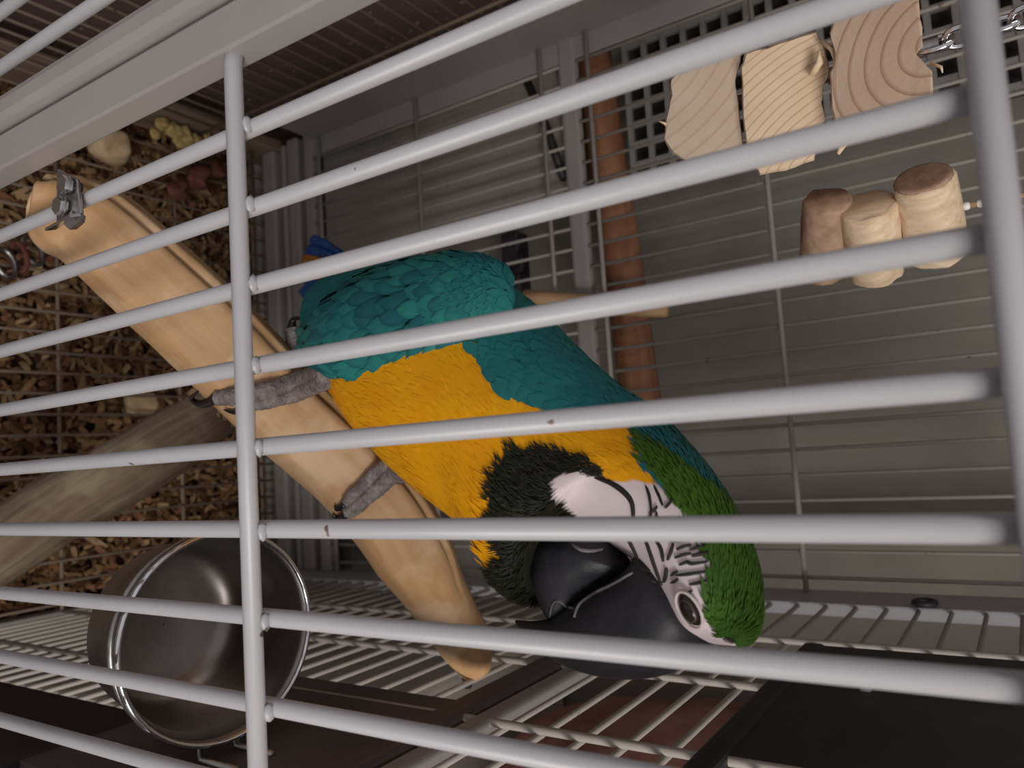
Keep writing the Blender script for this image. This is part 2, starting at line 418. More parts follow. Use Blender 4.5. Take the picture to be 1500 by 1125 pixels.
for k, (u, v, s) in enumerate(((238, 182, .012), (255, 192, .015), (272, 200, .016), (288, 208, .012), (262, 208, .011), (305, 202, .010), (228, 195, .009))):
    o = lump('food_crumb', u, v, .088, (s, s * .9, s * .6), M['crumb'], 'pale yellow dried food crumb heaped beside the cross wire post', 'food', 10 + k, .5, 90)
    o['group'] = 'food crumbs on the grate'
for k, (u, v, s) in enumerate(((290, 262, .020), (262, 280, .016), (320, 250, .014))):
    o = lump('red_husk', u, v, .085, (s, s, s * .7), M['husk'], ('largest dark red fruit husk on the grate behind the front bars', 'dark red fruit husk touching the tan perch edge', 'small dark red fruit husk close to the cross wire')[k], 'husk', 20 + k, .5, 60)
    o['group'] = 'red husks on the grate'
# dark spring-like coil of links on the floor, far left
coil = thing('rusty_chain', at(30, 375, Z=.082), 'short dark rusty chain lying on the grate beside the perch end', 'chain')
for k in range(4):
    c = at(8 + 20 * k, 385 - 9 * k, Z=.098)
    ax = Vector((.6, .8, 0)).normalized() if k % 2 else Vector((.3, .2, .9)).normalized()
    e1 = Vector((1, .2, .2)).normalized(); e2 = ax.cross(e1).normalized()
    put('chain_link', tube([c + e1 * (.019 * cos(a)) + e2 * (.012 * sin(a)) for a in [2 * pi * j / 16 for j in range(16)]], .0035, 8, True), M['husk'] if k % 2 else M['zinc'], coil)

# ------------------------------------------------------------------ perches
def branch_pts(spec):
    out = []
    for u, v, y, wpx in spec:
        p = at(u, v, Y=y); out.append((p.x, p.y, p.z, 0.5 * wpx / F_PX * depth(p)))
    return out
sp = branch_pts([(92, 312, .028, 118), (150, 338, .04, 132), (300, 475, .092, 138), (420, 595, .135, 132), (520, 690, .165, 122), (570, 748, .18, 122), (605, 805, .20, 118), (633, 858, .226, 96), (660, 905, .25, 84), (683, 945, .268, 76), (697, 980, .28, 48)])
sp = catmull(sp, 6)
def facet_perch(vf, pts, rad, seg):
    """two flat sides with a split line between them, as on a peeled and checked branch"""
    V_ = []
    n_ = len(pts)
    for i in range(n_):
        c = Vector(pts[i]); t = (Vector(pts[min(i + 1, n_ - 1)]) - Vector(pts[max(i - 1, 0)])).normalized()
        f1 = (CAM - c); f1 = (f1 - t * f1.dot(t)).normalized()          # towards the front of the cage
        f2 = t.cross(f1).normalized()
        if f2.dot(-down) < 0: f2 = -f2                                   # towards the far-left side
        tt = i / (n_ - 1); k_ = max(0.0, 1 - max(0, tt - .5) * 4)
        for k in range(seg):
            p = vf[0][i * seg + k]; d = (p - c); r = rad[i]; d.normalize()
            th = math.atan2(d.dot(f2), d.dot(f1))
            fac = max(cos(th + .12), cos(th - 1.45), .80)
            sqr = min(1.10, .925 / fac)
            rr = r * (1 + (sqr - 1) * .8 * k_ + .02 * noise.noise(p * 45) + .012 * noise.noise(p * 130))
            dl = th - .70 - .05 * noise.noise(Vector((tt * 9, 0, 0)))
            rr -= r * .13 * k_ * math.exp(-(dl / .055) ** 2)
            V_.append(c + d * rr)
    return V_, vf[1]
perch = thing('branch_perch', sp[0][:3], 'thick tan debarked branch perch the parrot grips with both feet', 'perch')
g = []
PV = tube([p[:3] for p in sp], [p[3] for p in sp], 96, False, None, g)
PV = facet_perch(PV, [p[:3] for p in sp], [p[3] for p in sp], 96)
perch_body = put('branch', PV, M['perch'], perch, vec=g)
PBVH = BVHTree.FromPolygons([Vector(p) for p in PV[0]], PV[1])
# angle bracket and bolts that hold the perch to the front bars
b0 = at(82, 332, Y=-.008); b1 = at(83, 247, Y=-.008); b2 = at(112, 262, Y=-.008); b3 = at(118, 312, Y=-.008)
plate = prism([b0, b1, b2, b3], (0, .002, 0))
br = bevel(put('bracket', plate, M['zinc'], perch, smooth=False), .0006)
put('bracket_lip', prism([b0, b3, b3 + Vector((.0015, -.005, -.001)), b0 + Vector((.0015, -.005, -.001))], (0.0016, 0, .0)), M['chrome'], perch, smooth=False)
for u, v in ((101, 272), (94, 303)):
    c = at(u, v, Y=-.009)
    put('bolt', tube([c + Vector((0, .006, 0)), c, c + Vector((0, -.0015, 0))], [.003, .003, .0055], 6), M['zinc'], br)
    put('bolt_head', tube([c, c + Vector((0, -.004, 0))], .0048, 6), M['chrome'], br, smooth=False)
c = at(115, 317, Y=-.006); put('nut', tube([c, c + Vector((.002, .0, -.008))], .004, 6), M['zinc'], perch, smooth=False)
# end cap so that the sawn face reads; and the dark bolt at the far tip
e0 = Vector(sp[0][:3]); e1 = Vector(sp[1][:3]); dd = (e0 - e1).normalized()
put('sawn_end', tube([e0 + dd * .0002, e0 + dd * .0032, e0 + dd * .0042], [sp[0][3] * .97, sp[0][3] * .93, sp[0][3] * .8], 28), M['perchcut'], perch)
c = at(683, 985, Y=.27); put('tip_bolt', tube([c + Vector((-.006, .0, .004)), c, c + Vector((.012, .004, -.002))], [.007, .005, .003], 8), M['black'], perch)

gs = branch_pts([(-260, 985, .05, 100), (-120, 890, .07, 102), (0, 803, .10, 104), (90, 742, .14, 104), (180, 690, .18, 100), (260, 640, .22, 92), (325, 600, .25, 74)])
gs = catmull(gs, 6)
gb = thing('bark_branch', gs[-1][:3], 'dull grey-brown barked branch beneath the tan perch and left of the bowl', 'branch')
g = []
def gsh(a, t, L):
    d = abs(((a - 1.2 + pi) % (2 * pi)) - pi)
    return 1 + .07 * noise.noise(Vector((cos(a) * 1.5, sin(a) * 1.5, L * 22))) + .04 * noise.noise(Vector((cos(a) * 5, sin(a) * 5, L * 60))) - .07 * math.exp(-(d / .12) ** 2)
put('branch', tube([p[:3] for p in gs], [p[3] for p in gs], 32, False, gsh, g), M['bark'], gb, vec=g)
e0 = Vector(gs[-1][:3]); dd = (e0 - Vector(gs[-2][:3])).normalized()
put('sawn_end', lumpy(tube([e0 - dd * .002, e0 + dd * .002, e0 + dd * .004], [gs[-1][3] * 1.0, gs[-1][3] * .95, gs[-1][3] * .7], 24), .003, 120), M['barkcut'], gb)
for k, (u, v) in enumerate(((314, 612), (322, 606), (334, 609), (318, 598), (345, 603))):
    put('splinter', lumpy(sphere(at(u, v, Y=.235), (.004, .003, .0025), 8, 6), .002, 200, k), M['crumb'], gb)

# ------------------------------------------------------------------ bowl
BC = (0.0945, 0.0775); BZ = 0.72; R0 = .0575
BZ = 0.722
bowl = thing('food_bowl', (BC[0], BC[1], BZ - .030), 'shiny stainless steel food bowl hung inside the front bars', 'bowl')
prof = [(.0005, BZ - .072), (.034, BZ - .072), (.043, BZ - .069), (.048, BZ - .060), (.0525, BZ - .030), (.0555, BZ - .004), (R0, BZ), (R0 + .0022, BZ + .0004), (R0 + .003, BZ - .0015), (R0 + .002, BZ - .0035), (.0572, BZ - .004), (.0542, BZ - .031), (.0498, BZ - .062), (.044, BZ - .0715), (.034, BZ - .0745), (.0005, BZ - .0745)]
# inside first, then outside
put('bowl_body', lathe(prof, BC, 72), M['steel'], bowl)
put('rim', tube([(BC[0] + (R0 + .001) * cos(a), BC[1] + (R0 + .001) * sin(a), BZ) for a in [2 * pi * k / 72 for k in range(72)]], .0016, 8, True), M['chrome'], bowl)
bowl.rotation_euler = (radians(7), 0, 0)
ring = thing('bowl_ring', (BC[0], BC[1], BZ - .03), 'dull steel wire holder ring around the food bowl', 'bowl holder')
put('ring', tube([(BC[0] + .0565 * cos(a), BC[1] + .0565 * sin(a), BZ - .016 + .0565 * sin(a) * .1228) for a in [2 * pi * k / 64 for k in range(64)]], .0022, 8, True), M['zinc'], ring)
for s in (-1, 1):
    put('arm', tube([(BC[0] + .0555, BC[1] + s * .012, BZ - .012), (XR - .004, BC[1] + s * .012, BZ - .012), (XR - .004, BC[1] + s * .012, BZ + .02)], .0022, 8), M['zinc'], ring)

# ------------------------------------------------------------------ hanging toys
YT = .20
toy = thing('wood_block_toy', at(1160, 150, Y=YT), 'three big pale pine blocks strung on a steel chain with year rings showing', 'bird toy')
B1 = [(972, 205), (976, 165), (983, 140), (980, 118), (1000, 92), (1018, 74), (1050, 60), (1086, 52), (1090, 68), (1084, 95), (1078, 118), (1082, 150), (1090, 215), (1075, 232), (1040, 242), (1004, 238), (984, 224)]
B2 = [(1084, 98), (1092, 78), (1140, 62), (1196, 44), (1204, 58), (1212, 82), (1216, 108), (1206, 128), (1204, 150), (1210, 176), (1196, 196), (1192, 236), (1150, 250), (1112, 258), (1094, 222), (1088, 170)]
B3 = [(1216, 108), (1222, 78), (1214, 48), (1224, 20), (1232, -18), (1290, -34), (1338, -30), (1346, 0), (1350, 40), (1352, 68), (1342, 78), (1352, 90), (1366, 104), (1366, 150), (1310, 172), (1262, 186), (1236, 206), (1224, 200), (1218, 160)]
def block(poly, cc, c1, c2, off, tilt, nm, sc=55):
    pts = []
    n_ = len(poly)
    for i in range(n_):          # chewed outline between the corners
        a, b = Vector((*poly[i], 0)), Vector((*poly[(i + 1) % n_], 0))
        for t in (0, .33, .66):
            q = a.lerp(b, t); j = noise.noise_vector(q * .09) * 2.2 + noise.noise_vector(q * .5) * 1.0
            pts.append(at(q.x + j.x, q.y + j.y, Y=YT + off + tilt * (q.x - poly[0][0]) * .0004))
    ctr = sum(pts, Vector()) / len(pts)
    bm = bmesh.new(); N_ = len(pts)
    back = (ray(sum(p[0] for p in poly) / n_, sum(p[1] for p in poly) / n_)).normalized()
    rows = []
    for y, s_ in ((.0, .965), (.0025, 1.0), (.016, 1.0), (.030, 1.0), (.032, .96)):
        rows.append([bm.verts.new((ctr + (p - ctr) * s_ + back * y + (noise.noise_vector(p * 200) * .0006 if s_ == 1 else Vector()))) for p in pts])
    for r0, r1 in zip(rows, rows[1:]):
        for i in range(N_): bm.faces.new((r0[i], r1[i], r1[(i + 1) % N_], r0[(i + 1) % N_]))
    bm.faces.new(rows[0]); bm.faces.new(list(reversed(rows[-1])))
    bmesh.ops.recalc_face_normals(bm, faces=bm.faces)
    me = bpy.data.meshes.new('block'); 
    org = ctr
    for v_ in bm.verts: v_.co -= org
    bm.to_mesh(me); bm.free()
    c3 = at(cc[0], cc[1], Y=YT + off) - org
    me.materials.append(endgrain('end_grain_' + nm, (c3.x, c3.z), c1, c2, sc))
    return inst('block', me, org, parent=toy)
block(B1, (890, 30), srgb(212, 190, 168), srgb(198, 172, 148), .012, 0, 'pale', 38)
block(B2, (1330, 330), srgb(222, 196, 166), srgb(194, 160, 128), .004, .2, 'mid', 72)
block(B3, (1372, 84), srgb(208, 180, 156), srgb(172, 138, 116), .0, -.3, 'core', 40)
zc0 = at(1160, 150, Y=YT + .022)
put('rod', rod(at(980, 180, Y=YT + .02), at(1375, 62, Y=YT + .02), .004, 8), M['zinc'], toy)
# loose splinters on the edges of the blocks
for k, (a, b, r) in enumerate((((1362, 92), (1382, 106), 2.6), ((1190, 110), (1200, 74), 6.5), ((1232, 196), (1228, 226), 7), ((1205, 60), (1222, 90), 4), ((976, 184), (966, 178), 3), ((1060, 246), (1085, 240), 3))):
    p, q = at(*a, Y=YT + .008), at(*b, Y=YT + .004)
    put('splinter', lumpy(tube([p, p.lerp(q, .5) + Vector((.001, -.001, .002)), q], [r * .00035, r * .0003, r * .00012], 7), .0006, 200, k), M['logside'], toy)
def link(c, axis, side, L, W, r, parent, m_, name='chain_link'):
    pts = []
    for k in range(24):
        a = 2 * pi * k / 24
        ca, sa = cos(a), sin(a)
        pts.append(Vector(c) + Vector(axis) * (L * (abs(ca) ** .7) * (1 if ca > 0 else -1)) + Vector(side) * (W * (abs(sa) ** .8) * (1 if sa > 0 else -1)))
    return put(name, tube(pts, r, 8, True), m_, parent)
up = Vector((0, 0, 1)); k = 0
c0 = at(1366, 66, Y=YT + .02)
zz = c0.z
while zz < ZT - .02:
    sd = Vector((.8, -.6, 0)) if k % 2 == 0 else Vector((.6, .8, 0))
    link((c0.x, c0.y, zz), up, sd, .0085, .0052, .0016, toy, M['chrome']); zz += .0138; k += 1

YS = .27
toy2 = thing('log_slice_toy', at(1290, 310, Y=YS), 'three short split log pieces hung on a beaded cord below the pine blocks', 'bird toy')
def logpiece(pa, pb, r, m_side, seed, cut=True):
    a, b = at(*pa, Y=YS - .016), at(*pb, Y=YS + .02)
    d = (b - a)
    ts = [0, .03, .3, .6, .97, 1]
    rr = [r * .93, r, r * 1.02, r, r, r * .93]
    o = put('log_piece', lumpy(tube([a + d * t for t in ts], rr, 26, False, lambda an, t, L: 1 + .06 * noise.noise(Vector((cos(an) * 2, sin(an) * 2, seed)))), .0014, 160, seed), m_side, toy2)
    return o
logpiece((1212, 292), (1206, 400), .0135, M['logbark'], 1)
logpiece((1272, 300), (1284, 400), .0150, M['logside'], 2)
p = logpiece((1352, 262), (1374, 372), .0155, M['logside'], 3)
a = at(1352, 262, Y=YS - .016); d = (a - at(1374, 372, Y=YS + .02)).normalized()
put('bark_cut', tube([a - d * .0003, a + d * .0012, a + d * .0016], [.0148, .0140, .012], 24), M['logbark'], toy2)
put('cord', tube([at(1190, 348, Y=YS), at(1300, 322, Y=YS), at(1405, 304, Y=YS), at(1405, 304, Y=YS) + Vector((0, 0, .2)), Vector((at(1405, 304, Y=YS).x, YS, ZT - .02))], .0016, 8), M['cord'], toy2)
for u, v in ((1416, 305), (1437, 301)):
    c = at(u, v, Y=YS); c.x = at(1405, 304, Y=YS).x
    put('bead', sphere(c, .0024, 10, 7), M['bead'], toy2)

# ------------------------------------------------------------------ behind and beside the cage
pa, pb = at(865, 60, Y=.72), at(948, 640, Y=.72)
pole = put('wooden_pole', lumpy(tube([pa.lerp(pb, t / 12) for t in range(13)], .0255, 20), .0022, 14), M['pole'], base=pb)
tag(pole, 'reddish brown round wooden pole leaning behind the back wires', 'pole')
pa, pb = at(770, 436, Y=.63), at(978, 456, Y=.63)
st = put('wooden_stick', lumpy(tube([pa.lerp(pb, t / 6) for t in range(7)], [.011, .011, .0115, .0115, .011, .010, .007], 10), .001, 60), M['stick'], base=pa)
tag(st, 'thin tan wooden stick wedged behind the parrot against the back wires', 'stick')
# square lattice panel, upper left of the back
lat = thing('lattice_panel', (-.45, .715, .70), 'grey square lattice panel with dark holes behind the pine blocks', 'lattice')
LX0, LX1, LZ0, LZ1 = -.62, -.335, .725, 1.50
me1 = mesh('slat', box((LX0, -.003, -.0035), (LX1, .003, .0035)), False); me1.materials.append(M['lattice'])
me2 = mesh('slat', box((-.0035, -.002, LZ0), (.0035, .004, LZ1)), False); me2.materials.append(M['lattice'])
z = LZ0
while z <= LZ1: inst('slat', me1, (0, .715, z), parent=lat); z += .0268
x = LX1
while x >= LX0: inst('slat', me2, (x, .7165, 0), parent=lat); x -= .0268
put('backing', box((LX0, .745, LZ0), (LX1, .75, LZ1)), M['darkback'], lat, smooth=False)
# dark board and black bar behind the lower back
bb = put('black_bar', box((-.31, .70, .518), (-.215, .73, .548)), M['black'], base=(-.26, .715, .518), smooth=False)
bevel(bb, .004); tag(bb, 'flat black bar fixed behind the back wires above the parrot back', 'bar')
q = at(764, 382, Y=.70)
bk = put('black_hook', tube([q + Vector((-.012, 0, 0)), q + Vector((.012, 0, 0)), q + Vector((.012, 0, -.02))], .006, 8), M['black'], base=q)
tag(bk, 'small black hook next to the black bar on the wall', 'hook')
q0, q1 = at(772, 118, Y=.664), at(826, 262, Y=.664)
ds = put('dark_strap', tube([q0, q0.lerp(q1, .5) + Vector((.004, 0, .004)), q1], .006, 8), M['black'], base=q1)
tag(ds, 'dark strap slanting on the back sheet beside the brown pole', 'strap')
# bale of red-brown stuff on the far side of the right-hand wires
p = at(930, 1060, X=.32)
bale = put('chip_bale', lumpy(sphere((.40, .62, .74), (.105, .16, .205), 36, 24), .018, 12, 3), M['redbrown'], base=(.40, .62, .53))
tag(bale, 'blurred red-brown bale standing outside the side wires by the bowl', 'bale')
pd = put('bale_stand', box((.26, .30, -.40), (.54, .80, .515)), M['walllight'], base=(.4, .55, -.4), smooth=False)
bevel(pd, .01); tag(pd, 'pale grey cabinet under the red-brown bale beside the cage', 'cabinet')

# ------------------------------------------------------------------ the macaw
PSI = radians(24)
FW = Vector((cos(PSI), -sin(PSI), 0)); RT = Vector((-sin(PSI), -cos(PSI), 0)); UP = Vector((0, 0, 1))
O = at(700, 600, Y=.135)
def sag(u, v, l=0.0):
    """point of the bird's middle plane (moved sideways by l) seen at a spot"""
    d = ray(u, v); t = (O + RT * l - CAM).dot(RT) / d.dot(RT)
    return CAM + d * t
def ab(p): return ((p - O).dot(FW), p.z)
bird = thing('macaw', sag(480, 560), 'blue-and-yellow macaw perched on the branch with a white striped face', 'parrot')

rings = [  # dorsal spot, ventral spot, half width
    ((482, 492), (486, 512), .008), ((492, 455), (492, 545), .028), ((520, 425), (508, 582), .042), ((570, 405), (535, 640), .051),
    ((640, 396), (585, 695), .055), ((715, 405), (640, 742), .056), ((785, 450), (690, 782), .053), ((850, 515), (720, 828), .049),
    ((912, 570), (742, 868), .045), ((982, 622), (782, 872), .041), ((1042, 690), (838, 785), .037), ((1085, 765), (925, 818), .034),
    ((1106, 835), (975, 872), .031), ((1104, 892), (1010, 928), .027), ((1090, 922), (1045, 938), .019), ((1074, 936), (1062, 940), .006)]
R_ = []
for dpx, vpx, wd in rings:
    d_, v_ = sag(*dpx), sag(*vpx); R_.append((*d_, *v_, wd))
R_ = catmull(R_, 14)
SEG = 110
BV, BF = [], []
for q in R_:
    d_, v_ = Vector(q[0:3]), Vector(q[3:6]); c = (d_ + v_) / 2; e = (v_ - d_) / 2
    for k in range(SEG):
        a = 2 * pi * k / SEG
        BV.append(c + e * cos(a) + RT * (q[6] * sin(a)))
for i in range(len(R_) - 1):
    for k in range(SEG):
        k2 = (k + 1) % SEG; BF.append((i * SEG + k, i * SEG + k2, (i + 1) * SEG + k2, (i + 1) * SEG + k))
BF.append(tuple(range(SEG))); BF.append(tuple((len(R_) - 1) * SEG + k for k in reversed(range(SEG))))
BBVH = BVHTree.FromPolygons(BV, BF)

def poly(pts, l): return [ab(sag(u, v, l)) for u, v in pts]
def inside(pt, pg):
    x, y = pt; c = False; j = len(pg) - 1
    for i in range(len(pg)):
        if (pg[i][1] > y) != (pg[j][1] > y) and x < (pg[j][0] - pg[i][0]) * (y - pg[i][1]) / (pg[j][1] - pg[i][1]) + pg[i][0]: c = not c
        j = i
    return c
P_YEL = poly([(440, 600), (470, 540), (520, 548), (600, 540), (650, 520), (700, 494), (722, 505), (735, 545), (752, 575), (775, 605), (840, 622), (905, 622), (935, 628), (952, 650), (972, 700), (962, 718), (925, 720), (880, 716), (800, 760), (740, 1000), (400, 1000)], .03)
P_BLK = poly([(742, 712), (768, 678), (820, 668), (868, 680), (905, 706), (925, 728), (918, 728), (892, 712), (860, 711), (836, 718), (835, 760), (812, 790), (800, 830), (830, 1000), (690, 1000), (690, 905), (722, 850), (730, 780)], .03)
P_BL2 = poly([(736, 850), (700, 915), (690, 1000), (900, 1000), (830, 900), (790, 850)], 0.0)
P_WHT = poly([(836, 716), (862, 708), (892, 708), (925, 720), (962, 716), (990, 735), (1012, 762), (1032, 792), (1040, 830), (1040, 852), (1030, 872), (1036, 900), (1037, 945), (1010, 985), (800, 985), (800, 830), (812, 790), (832, 760)], .026)
P_GRN = poly([(930, 640), (965, 650), (1000, 670), (1035, 700), (1062, 735), (1090, 770), (1180, 780), (1180, 1000), (1030, 1000), (1000, 760), (968, 705)], .026)
P_GRD = poly([(905, 600), (960, 600), (1020, 640), (1060, 690), (1100, 750), (1180, 800), (1180, 1000), (1030, 1000), (980, 740), (955, 690)], .026)
c_teal = srgb(40, 122, 114); c_teal2 = srgb(32, 102, 112); c_yel = srgb(244, 176, 12); c_yel2 = srgb(230, 148, 8); c_blk = srgb(26, 24, 20); c_wht = srgb(222, 205, 206)
c_grn = srgb(74, 108, 24); c_grn2 = srgb(46, 80, 26)
def mixc(a, b, t): return tuple(x + (y - x) * t for x, y in zip(a, b))
def plum(p, jit):
    """plumage colour at a place of the body; the same on both sides"""
    n_ = noise.noise_vector(p * 160) * jit + noise.noise_vector(p * 420) * jit * .6
    q = p + n_; s = ab(q)
    tn = .5 + .5 * noise.noise(p * 45)
    if inside(s, P_WHT): return c_wht, 'skin'
    if inside(s, P_BLK) or inside(s, P_BL2): return mixc(c_blk, srgb(34, 36, 20), tn), 'black'
    if inside(s, P_GRN): return mixc(c_grn, c_grn2, tn), 'green'
    if inside(s, P_GRD): return mixc(c_grn2, c_teal2, .5 + .5 * tn), 'green'
    if inside(s, P_YEL): return mixc(c_yel, c_yel2, tn), 'yellow'
    return mixc(c_teal, c_teal2, tn), 'teal'
BC_ = [plum(p, .0012)[0] for p in BV]
M['body'] = attrcol('plumage_skin', 0.75, 0.2, 0.15, 260)
M['feather'] = attrcol('feather', 0.62, 0.25, 0.0)
body = put('body', (BV, BF), M['body'], bird, cols=BC_)
# small contour feathers all over the body, lying towards the tail
V, Fc, C = [], [], []
nr = len(R_)
def feather_strip(p, flow, nrm, L, W, lift, col, tipcol=None):
    side = nrm.cross(flow).normalized(); i0 = len(V)
    for t, w_ in ((0, .55), (.4, 1.0), (.75, .8), (1.0, .12)):
        o_ = p + flow * (L * t) + nrm * (lift * t + .0004 + .0006 * sin(pi * t))
        cc = mixc(col, tipcol, t) if tipcol else col
        for e in (-1, 1): V.append(o_ + side * (e * W * w_) - nrm * (.0005 * w_)); C.append(cc)
    for j in range(3): Fc.append((i0 + 2 * j, i0 + 2 * j + 1, i0 + 2 * j + 3, i0 + 2 * j + 2))
def body_point(fi, fa):
    i = min(int(fi), nr - 2); t = fi - i
    def pt(i_, a):
        q = R_[i_]; d_, v_ = Vector(q[0:3]), Vector(q[3:6]); c = (d_ + v_) / 2
        return c + (v_ - d_) / 2 * cos(a) + RT * (q[6] * sin(a))
    p = pt(i, fa).lerp(pt(i + 1, fa), t); flow = (pt(i, fa) - pt(i + 1, fa)).normalized()
    tang = (pt(i, fa + .05) - pt(i, fa - .05)).normalized()
    nrm = flow.cross(tang).normalized()
    q = R_[i]; c = (Vector(q[0:3]) + Vector(q[3:6])) / 2
    if nrm.dot(p - c) < 0: nrm = -nrm
    return p, flow, nrm
for k in range(26000):
    fi = random.uniform(.5, nr - 2); fa = random.uniform(0, 2 * pi)
    p, flow, nrm = body_point(fi, fa)
    col, kind = plum(p, .0022)
    if kind == 'skin': continue
    jt = random.uniform(.93, 1.06); col = tuple(min(1, c * jt) for c in col)
    flow = (flow + nrm.cross(flow) * random.uniform(-.25, .25)).normalized()
    if kind == 'teal': feather_strip(p, flow, nrm, random.uniform(.009, .014), random.uniform(.0022, .0042), random.uniform(.0001, .0009), col)
    elif kind == 'yellow':
        if random.random() < .45: feather_strip(p - nrm * .0004, flow, nrm, random.uniform(.007, .013), random.uniform(.0005, .0012), random.uniform(.0, .00025), col)
    elif kind == 'green': feather_strip(p, flow, nrm, random.uniform(.004, .008), random.uniform(.0003, .0007), random.uniform(.0001, .0007), col)
    else:
        for _ in range(6):
            f2 = (flow + nrm.cross(flow) * random.uniform(-.5, .5)).normalized()
            feather_strip(p, f2, nrm, random.uniform(.003, .007), random.uniform(.00012, .0003), random.uniform(.0002, .0022), col)
pl = put('plumage', (V, Fc), M['feather'], bird, cols=C); pl['kind'] = 'stuff'

# wing: rounded shell with rows of covert feathers
M['wing'] = attrcol('wing_base', 0.7, 0.2)
def make_wing(side, detail):
    l0 = .044
    tip, sh = sag(478, 492, l0), sag(752, 432, l0)
    t0, b0_ = sag(620, 392, l0), sag(620, 540, l0)
    ctr = (tip + sh) / 2; ax = (sh - tip) / 2; lon = ax.normalized()
    hv = (b0_ - t0) / 2; hv = hv - lon * hv.dot(lon)
    ctr = ctr + ((t0 + b0_) / 2 - ctr) - lon * ((t0 + b0_) / 2 - ctr).dot(lon)
    thk = .021
    def P(s, a):
        """s -1 tip .. 1 shoulder, a angle around"""
        w_ = (max(0.0, 1 - abs(s) ** 2.3)) ** .5 * (1 if s > 0 else (1 - .18 * s * s))
        return ctr + ax * s + hv * (w_ * cos(a)) + RT * (thk * w_ * sin(a))
    def mir(p):
        return p if side > 0 else p - RT * (2 * (p - O).dot(RT))
    ns, na = 26, 32; WV = []; WF = []
    for i in range(ns + 1):
        s = -1 + 2 * i / ns; s = max(-.995, min(.995, s))
        for k in range(na): WV.append(mir(P(s, 2 * pi * k / na)))
    for i in range(ns):
        for k in range(na):
            k2 = (k + 1) % na; WF.append((i * na + k, i * na + k2, (i + 1) * na + k2, (i + 1) * na + k))
    WF.append(tuple(range(na))); WF.append(tuple(ns * na + k for k in range(na)))
    wg = put('wing', (WV, WF), M['wing'], bird, cols=[mixc(c_teal2, c_teal, .5 + .5 * noise.noise(p * 50)) for p in WV])
    if not detail: return wg
    fm = []
    for q in range(5):        # a few feather shapes shared by all coverts
        fv, ff, fc = [], [], []
        base = mixc(tuple(c * 1.08 for c in c_teal), tuple(c * .8 for c in c_teal2), q / 4.5)
        for i, (t, w_) in enumerate(((0, .45), (.2, .78), (.45, 1.0), (.68, .96), (.87, .66), (1, .10))):
            for e in (-1, -.5, 0, .5, 1):
                fv.append(Vector((t, e * .5 * w_, .045 * (1 - e * e) * w_ + .03 * sin(pi * t)))); edge = .75 * (abs(e) > .9) + .55 * (t > .85)
                fc.append(mixc(base, (base[0] * .55, base[1] * .62, base[2] * .66), min(1, edge)) if abs(e) > .1 else mixc(base, (.02, .09, .09), .18))
        for i in range(5):
            for k in range(4): ff.append((i * 5 + k, i * 5 + k + 1, i * 5 + k + 6, i * 5 + k + 5))
        me_ = mesh('feather', (fv, ff), True, fc); me_.materials.append(M['feather']); fm.append(me_)
    V.clear(); Fc.clear(); C.clear()
    for k in range(1500):
        s = random.uniform(.40, .97) if k % 3 else random.uniform(.5, .99); a = random.uniform(0, pi)
        p = P(s, a); flow = (P(s - .03, a) - p).normalized(); tn = (P(s, a + .05) - p).normalized(); nrm = flow.cross(tn).normalized()
        if nrm.dot(p - ctr) < 0: nrm = -nrm
        jt = random.uniform(.88, 1.08)
        cc = tuple(c * jt for c in mixc(c_teal, c_teal2, .5 + .5 * noise.noise(p * 50)))
        feather_strip(p + nrm * .0012, (flow + tn * random.uniform(-.3, .3)).normalized(), nrm, random.uniform(.007, .012), random.uniform(.0016, .0034), random.uniform(.0001, .0010), cc)
    so = put('shoulder_feathers', (list(V), list(Fc)), M['feather'], wg, cols=list(C)); so['kind'] = 'stuff'
    rows = 15
    for r in range(rows):
        s = .80 - 1.55 * r / (rows - 1)
        L = .014 + .028 * r / (rows - 1); W = .009 + .007 * r / (rows - 1)
        nacc = 9 if r > 3 else 10
        for k in range(nacc):
            a = pi * ((k + .5 * (r % 2) + .25) / nacc) + random.uniform(-.07, .07)
            s2 = s + random.uniform(-.05, .05)
            p = P(s2, a); pn = P(s2 - .03, a); pa_ = P(s2, a + .05)
            flow = (pn - p).normalized(); tn = (pa_ - p).normalized(); nrm = flow.cross(tn).normalized()
            if nrm.dot(p - ctr) < 0: nrm = -nrm
            flow = (flow + nrm * .09 + tn * random.uniform(-.22, .22)).normalized()
            sd = nrm.cross(flow).normalized(); nrm = flow.cross(sd).normalized()
            o = bpy.data.objects.new('feather', fm[random.randrange(5)]); COL.objects.link(o); o.parent = wg
            mt = Matrix.Identity(4)
            for j in range(3):
                mt[j][0] = flow[j] * L; mt[j][1] = sd[j] * W; mt[j][2] = nrm[j] * W; mt[j][3] = (p + nrm * (.0008))[j] - ROOT[bird][j]
            o.matrix_local = mt
    return wg
make_wing(1, True); make_wing(-1, False)

